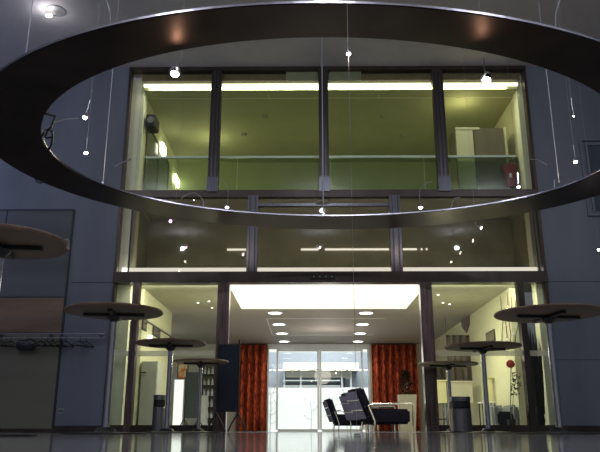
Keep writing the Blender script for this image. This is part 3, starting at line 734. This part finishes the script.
# planter with dark shrub
def shrub(t, m, R, z0, z1, n, seed, sz=.05):
    rnd = random.Random(seed); bm = B()
    for k in range(n):
        a = rnd.uniform(0, 2*PI); z = z0+(z1-z0)*rnd.random(); rr = R*math.sqrt(rnd.random())*(1-.75*((z-z0)/(z1-z0))**1.5)
        c = Vector((rr*math.cos(a), rr*math.sin(a), z)); d = Vector((rnd.uniform(-1,1), rnd.uniform(-1,1), rnd.uniform(-.2,1))).normalized()
        s = d.cross(Vector((0,0,1))).normalized()*sz*.4
        p = [c, c+d*sz+s, c+d*sz*2, c+d*sz-s]; bm.faces.new([bm.verts.new(q) for q in p])
    return obj('foliage', bm, m, t)
yp = 18.5; c = at(408, 428, yp); w = (hx(417, yp)-hx(399.5, yp))/2; zp = hz(395, yp)
t = thing('planter', 'tapered beige planter with a dark bushy plant before the right curtain', 'plant', (c.x, yp, 0))
bm = B(); prism(bm, [(-w*.75, -w*.8, 0), (w*.75, -w*.8, 0), (w, -w, zp), (-w, -w, zp)], (0, 2*w*.9, 0)); obj('pot', bm, 'beige', t)
shrub(t, 'leaf', w*1.0, zp-.02, hz(371, yp), 700, 3, .045)
bm = B(); tube(bm, [(0, 0, zp), (0.02, 0, zp+.35)], .02); obj('stem', bm, 'twig', t)

# ================================================================== COURTYARD
yw = 25.5; x0, x1 = hx(255, yw, 400), hx(392, yw, 400); zw = hz(387.5, yw)
boxes('wall_courtyard', [(-4, 6, yw, yw+.2, -.01, zw)], 'whitewall', **ST)
bd = thing('courtyard_building', 'pale terraced building with dark windows beyond the courtyard doors', 'building', (0, 0, 0))
yb = 26.5
def hb(a, b, c0, c1, Y0, Y1): return (hx(a, Y0, 370), hx(b, Y0, 370), Y0, Y1, hz(c1, Y0), hz(c0, Y0))
boxes('terrace_slab', [hb(283, 359, 362.5, 369, yb, yb+2)], 'slab', bd)
boxes('terrace_slab', [hb(286, 352, 371.5, 376.5, yb+.6, yb+2)], 'slab', bd)
boxes('window_band', [hb(284, 358, 369, 371.5, yb+1, yb+2)], 'dkwin', bd)
boxes('window_band', [hb(283, 345, 376.5, 388, yb+1.2, yb+2)], 'dkwin', bd)
for px in (283.5, 300, 341, 350):
    boxes('column', [hb(px, px+1.6, 365, 388, yb+.3, yb+.5)], 'alu', bd)
boxes('railing', [hb(283, 340, 380, 381, yb+.2, yb+.25), hb(283, 340, 385.5, 386.5, yb+.2, yb+.25)], 'alu', bd)
boxes('facade_wall', [(-8, 9, yb+2, yb+2.2, 0, hz(352, yb+2))], 'bluesof', bd)
boxes('facade_wall', [(-8, 9, yb+2, yb+2.2, hz(352, yb+2), 5)], 'slab', bd)
def bare(px, Y, h, lab, seed, n=16, spread=.25):
    rnd = random.Random(seed); c = at(px, 428, Y); t = thing('bare_shrub', lab, 'plant', (c.x, Y, -.01), 0, 'bare shrubs in the courtyard')
    bm = B(); tube(bm, [(0, 0, 0), (.02, 0, h*.5), (-.02, 0, h*.9)], .014, 5, .005); obj('stem', bm, 'twig', t)
    bm = B()
    for k in range(n):
        z = h*rnd.uniform(.15, .85); s = rnd.choice((-1, 1)); l = rnd.uniform(.4, 1)*spread; dz = rnd.uniform(.05, .3)
        tube(bm, [(0, 0, z), (s*l*.6, rnd.uniform(-.1, .1), z+dz*.4), (s*l, rnd.uniform(-.15, .15), z+dz), (s*l*.7, 0, z+dz+.08)], .006, 4, .002)
        ball(bm, (s*l, 0, z+dz), .02, sub=1)
    obj('branches', bm, 'twig', t)
bare(270, 22.9, 1.6, 'bare branching shrub outside the glass beside the left curtain', 1, 22)
bare(333, 24.6, 1.3, 'bare branching shrub against the white courtyard wall just right of the door mullion', 5, 14)
bare(347, 24.3, 1.5, 'bare branching shrub against the white courtyard wall near the small armchair', 2, 22)
bare(311, 25, 1.2, 'faint bare shrub against the white courtyard wall left of the door mullion', 4, 8)

# ================================================================== LOBBY LEFT
# grey upright partition, tall pale cabinet
Yg = 12.95
c = at(145.7, 428, Yg)
t = thing('grey_cupboard', 'plain grey cupboard just behind the left ground floor window', 'cupboard', (c.x, Yg+.2, 0)); 
ww = (hx(154, Yg)-hx(137.6, Yg))/2; zt2 = hz(361, Yg)
boxes('body', [(-ww, ww, -.17, .2, 0, zt2)], 'greydoor', t); boxes('door', [(-ww+.01, ww-.01, -.2, -.17, .03, zt2-.02)], 'greydoor', t)
boxes('handle', [(-ww+.0, -ww+.10, -.225, -.20, zt2*.83, zt2*.83+.015)], 'black', t)
# staircase handrail on the left wall
t = thing('stair_handrail', 'dark handrail sloping down along the cream left lobby wall', 'railing', (0, 0, 0))
a = atx(143, 318.5, XWL+.10); b = atx(176, 340, XWL+.10)
bm = B(); tube(bm, [a, b], .018); obj('handrail', bm, 'dark', t)
for k in (.15, .5, .85):
    q = a.lerp(b, k); bm = B(); tube(bm, [q, (XWL, q.y, q.z-.03)], .01); obj('bracket', bm, 'dark', t)
def picture(px, py, dy, dz, X, sgn, lab, m='drape', Yl=None):
    p = atx(px, py, X); t = thing('framed_picture', lab, 'picture', (X, p.y, p.z))
    boxes('frame', [(0, sgn*.02, -dy, dy, -dz, dz)], 'black', t); boxes('print', [(sgn*.02, sgn*.024, -dy+.03, dy-.03, -dz+.03, dz-.03)], m, t)
picture(156, 332, .35, .10, XWL, 1, 'small dark framed picture on the cream left lobby wall below the handrail')
picture(144, 323, .18, .14, XWL, 1, 'dark framed picture at the near end of the left lobby wall', 'brown')
p = atx(149.5, 338, XWL+.05); t = thing('wall_lamp', 'small square glowing lamp low on the left lobby wall', 'light', (XWL, p.y, p.z))
boxes('lamp_shade', [(.02, .09, -.05, .05, -.045, .045)], 'lampw', t); boxes('back_plate', [(0, .02, -.06, .06, -.055, .055)], 'white', t)
# far-left window glow with orange poster above, shelves, pale panels
Yw = 20.5
def panelthing(nm, lab, cat, a, b, y0, y1, Y, m, fr='alu', d=.06):
    x0, x1 = hx(a, Y, 400), hx(b, Y, 400); z0, z1 = max(0, hz(y1, Y)), hz(y0, Y)
    t = thing(nm, lab, cat, ((x0+x1)/2, Y, z0)); w = (x1-x0)/2; h = z1-z0
    boxes('frame', [(-w, -w+.025, -d/2, d/2, 0, h), (w-.025, w, -d/2, d/2, 0, h), (-w+.025, w-.025, -d/2, d/2, h-.025, h), (-w+.025, w-.025, -d/2, d/2, 0, .025)], fr, t)
    boxes('panel', [(-w+.025, w-.025, -d/4, d/4, .025, h-.025)], m, t); return t
panelthing('windowpane', 'tall white glowing lightbox seen behind the left standing tables', 'windowpane', 173, 184, 379, 432.5, Yw, emat('windowpane_glow', (1,1,1), 1.0))  # window light put into the pane as emission
panelthing('poster', 'orange and yellow poster above the glowing lightbox at left', 'poster', 176, 187, 362, 379, Yw, 'orange', 'black')
panelthing('room_divider', 'pale green-grey divider panel behind the slim bin at left', 'divider', 153, 165, 362, 430, 16.8, 'greydoor')
panelthing('room_divider', 'white low divider standing right of the grey pinboard', 'divider', 200, 208, 395, 430, 18.6, 'white')
panelthing('room_divider', 'pale yellow tall divider seen left of the third table post', 'divider', 160, 168, 352, 430, 18.0, 'yellow')
t = thing('display_shelf', 'dark open shelving full of small bottles behind the navy board', 'shelf', (hx(210, 20.8), 20.8, 0)); 
w = (hx(219, 20.8)-hx(201, 20.8))/2; hh = hz(364, 20.8)
boxes('back', [(-w, w, .13, .15, 0, hh)], 'brown', t)
for s in (-1, 1): boxes('side', [(s*w-.02, s*w+.02, -.15, .15, 0, hh)], 'black', t)
shz = [.05+k*(hh-.05)/6 for k in range(7)]
for z in shz: boxes('shelf_board', [(-w+.02, w-.02, -.15, .13, z-.01, z+.01)], 'black', t)
bp = None; rnd = random.Random(5)
for j, z in enumerate(shz[:-1]):
    for k in range(4):
        if bp is None:
            bm = B(); lathe(bm, [(.04, 0), (.04, .14), (.015, .18), (.015, .23)], seg=12); bp = obj('bottle', bm, 'glass' if 0 else 'alu', None, True); o = bp
        else: o = bp.copy(); C.objects.link(o)
        o.location = (t.location.x-w+.09+k*(2*w-.18)/3, 20.75, z+.012); o.scale = (1, 1, rnd.uniform(.7, 1.0))
        tag(o, 'small pale bottle standing on the %s of the dark display shelving' % ['bottom board', 'second board up', 'third board up', 'fourth board up', 'fifth board up', 'sixth board up'][j], 'bottle', 'bottles on the display shelving')

# ================================================================== LOBBY RIGHT
# counter with yellow front
def counter(a, b, y0, Y, m, lab, dep=.5, nm='counter'):
    x0, x1 = hx(a, Y), hx(b, Y); z1 = hz(y0, Y); t = thing(nm, lab, 'counter', ((x0+x1)/2, Y, 0)); w = (x1-x0)/2
    boxes('top', [(-w-.02, w+.02, -.03, dep, z1-.03, z1)], m, t); zz = hz(403, Y)
    boxes('front_panel', [(-w, w, 0, .03, zz, z1-.03)], m, t)
    for s in (-1, 1):
        boxes('leg', [(s*w*.9-.02, s*w*.9+.02, .03, .07, 0, zz)], 'chrome', t); boxes('leg', [(s*w*.9-.02, s*w*.9+.02, dep-.1, dep-.06, 0, z1-.03)], 'chrome', t)
    boxes('underframe', [(-w*.9, w*.9, .1, .14, .25, .28)], 'black', t)
counter(433, 447, 380, 15.5, 'yellow', 'pale yellow high counter just right of the entrance post')
counter(449, 473, 381, 15.6, 'beige', 'longer pale counter behind the wide steel bin')
counter(487, 493.5, 377, 14.45, 'yellow', 'narrow pale yellow counter piece left of the grey lounge seat', .3)
def drape(a, b, y0, y1, Y, lab):
    x0, x1 = hx(a, Y, 370), hx(b, Y, 370); z0, z1 = hz(y1, Y), hz(y0, Y); w = x1-x0
    bm = B(); r0 = []; r1 = []
    for i in range(61):
        u = i/60; x = (u-.5)*w; y = .04*math.sin(u*w*40); r0.append(bm.verts.new((x, y, 0))); r1.append(bm.verts.new((x, y, z1-z0)))
    for i in range(60): bm.faces.new((r0[i], r0[i+1], r1[i+1], r1[i]))
    t = thing('drape', lab, 'curtain', ((x0+x1)/2, Y, z0)); o = obj('cloth', bm, 'drape', t, True); o.modifiers.new('t', 'SOLIDIFY').thickness = .01
    bm = B(); tube(bm, [(-w/2, 0, z1-z0), (w/2, 0, z1-z0)], .015); obj('rail', bm, 'black', t)
    for s in (-.49, .49): bm = B(); tube(bm, [(s*w, 0, z1-z0), (s*w, 0, ZL-z0)], .006); obj('hanging_rod', bm, 'black', t)
drape(448, 473, 336, 381, 16.4, 'brown striped drape hanging behind the right window tables')
drape(436, 446, 364, 381, 19.5, 'short dark drape beside the right entrance post')
# pennant-like hanging on right wall
p0 = atx(465, 318, XWR-.03)
t = thing('wall_pennant', 'dark pointed pennant hung on the cream right lobby wall', 'wall hanging', (XWR-.03, p0.y, hz(0, 1)*0+p0.z))
bm = B(); prism(bm, [(0, -.45, .16), (0, .45, .16), (0, .42, -.15), (0, 0, -.36), (0, -.35, -.2)], (.02, 0, 0)); obj('cloth', bm, 'drape', t)
bm = B(); tube(bm, [(.0, -.48, .17), (.0, .48, .17)], .012); obj('rod', bm, 'black', t)
p1 = atx(491, 337, XWR); t = thing('framed_picture', 'dark framed picture on the cream right lobby wall above the middle table', 'picture', (XWR, p1.y, p1.z))
boxes('frame', [(-.02, 0, -.35, .35, -.12, .12)], 'black', t); boxes('print', [(-.024, -.02, -.32, .32, -.09, .09)], 'brown', t)
# red twisted branches fixed on the right wall
XA = XWR-.03
t = thing('wall_decoration', 'red and grey twisted branches with white blossoms fixed to the right lobby wall', 'wall hanging', atx(509, 318, XA))
for k, (pts, m) in enumerate([([(507, 348), (507, 335), (505.5, 320), (508, 305), (507, 292)], 'redp'), ([(510, 348), (511, 335), (509, 322), (512, 305), (510.5, 290)], 'redp'),
      ([(502, 348), (502, 335), (503, 320), (501, 306), (500.5, 296)], 'drape'), ([(514, 348), (516, 335), (518, 325), (515, 300)], 'drape')]):
    bm = B(); tube(bm, [atx(a, b, XA)-t.location for a, b in pts], .010, 6, .006); obj('branch', bm, 'red' if m == 'redp' else m, t, True)
rnd = random.Random(3)
for k in range(14):
    bm = B(); q = atx(rnd.uniform(499, 517), rnd.uniform(325, 345), XA)-t.location; ball(bm, q, rnd.uniform(.012, .03), sub=1); obj('blossom', bm, 'white', t)
# red flower plant
YPL = 12.66; pt = at(512, 428, YPL)
t = thing('flowering_plant', 'potted plant with one red flower on a thin stem behind the right window', 'plant', (pt.x, YPL, 0))
bm = B(); lathe(bm, [(.06, 0), (.08, .22), (.07, .22), (.065, .2)], seg=24); obj('pot', bm, 'black', t, True)
bm = B(); q0 = at(510.5, 410, YPL)-t.location; q1 = at(511, 365, YPL)-t.location; tube(bm, [(0, 0, .2), q0, q1], .008, 6); obj('stem', bm, 'leafg', t)
bm = B()
for k in range(9):
    a = k*2*PI/9; ball(bm, q1+Vector((.05*math.cos(a), .02, .045*math.sin(a)+.02)), .035, 1, .5, 1, 1)
ball(bm, q1+Vector((0, .0, .02)), .05, 1, .5, 1, 1)
obj('flower', bm, 'redp', t, True)
rnd = random.Random(8); bm = B()
for k in range(70):
    c0 = at(rnd.uniform(511, 520), rnd.uniform(372, 395), YPL)-t.location+Vector((0, rnd.uniform(-.06, .06), 0)); d = Vector((rnd.uniform(-1,1), rnd.uniform(-.5,.5), rnd.uniform(-1,1))).normalized()*.025; s = Vector((-d.z, 0, d.x))*.5
    bm.faces.new([bm.verts.new(v) for v in (c0-d, c0+s, c0+d, c0-s)])
tube(bm, [(0, 0, .2), at(514, 390, YPL)-t.location, at(517, 374, YPL)-t.location], .006, 5)
obj('leaves', bm, 'leafg', t)
# dark tall dried grass behind the outer right pane
pt = at(534.5, 428, 12.75)
t = thing('dried_grass_column', 'tall column of dark dried grass behind the narrow right pane', 'plant', (pt.x-.02, 12.52, 0))
rnd = random.Random(11); bm = B(); zt3 = hz(326, 12.6)
YG = 12.52
for k in range(260):
    x = rnd.gauss(0, .08); x = max(-.15, min(.15, x)); y = rnd.uniform(-.035, .035); top = zt3*rnd.uniform(.8, 1.02)*(1-abs(x)*.6); lean = x*.55
    bx = x*.9
    z0g = .30
    bm.faces.new([bm.verts.new(v) for v in ((bx-.011, y, z0g), (bx+.011, y, z0g), (bx+lean*.4+.011, y, top*.7), (bx+lean*.6, y, top))])
    bm.faces.new([bm.verts.new(v) for v in ((bx-.011, y, z0g), (bx+.011, y+.01, z0g), (bx+lean*.4-.008, y, top*.7))])
obj('grass_blades', bm, 'darkgrass', t)
bm = B(); lathe(bm, [(.10, 0), (.15, .2), (.12, .40), (.10, .42)], seg=28)
for v in bm.verts: v.co.y *= .4
obj('vase', bm, 'black', t, True)
# grey sofa and bright table
Y = 13.38; c = at(500.5, 428, Y)
t = thing('lounge_seat', 'low grey lounge seat behind the right ground floor window', 'seat', (c.x, Y, 0)); w = (hx(511, Y)-hx(489, Y))/2-.03; zs = hz(405, Y)
bm = B(); box(bm, -w, w, -.4, .35, .12, .36, .04); obj('seat', bm, 'fabric', t, True)
bm = B(); box(bm, -w, w, .2, .42, .3, zs, .05); obj('backrest', bm, 'sofa', t, True)
for s in (-1, 1):
    bm = B(); box(bm, s*w-.06, s*w+.06, -.42, .3, .08, .48, .04); obj('armrest', bm, 'sofa', t, True)
    for q in (-.35, .3): bm = B(); tube(bm, [(s*(w-.08), q, 0), (s*(w-.08), q, .13)], .018); obj('leg', bm, 'chrome', t)
Y = 14.05; c = at(488, 428, Y); t = thing('coffee_table', 'white topped table behind the grey lounge seat', 'table', (c.x, Y, 0)); z = hz(402, Y)
bm = B(); box(bm, -.13, .15, -.15, .15, z-.03, z, .005); obj('tabletop', bm, 'white', t)
for a in (-.11, .13):
    for b in (-.13, .13): bm = B(); tube(bm, [(a, b, 0), (a, b, z-.03)], .012); obj('leg', bm, 'black', t)
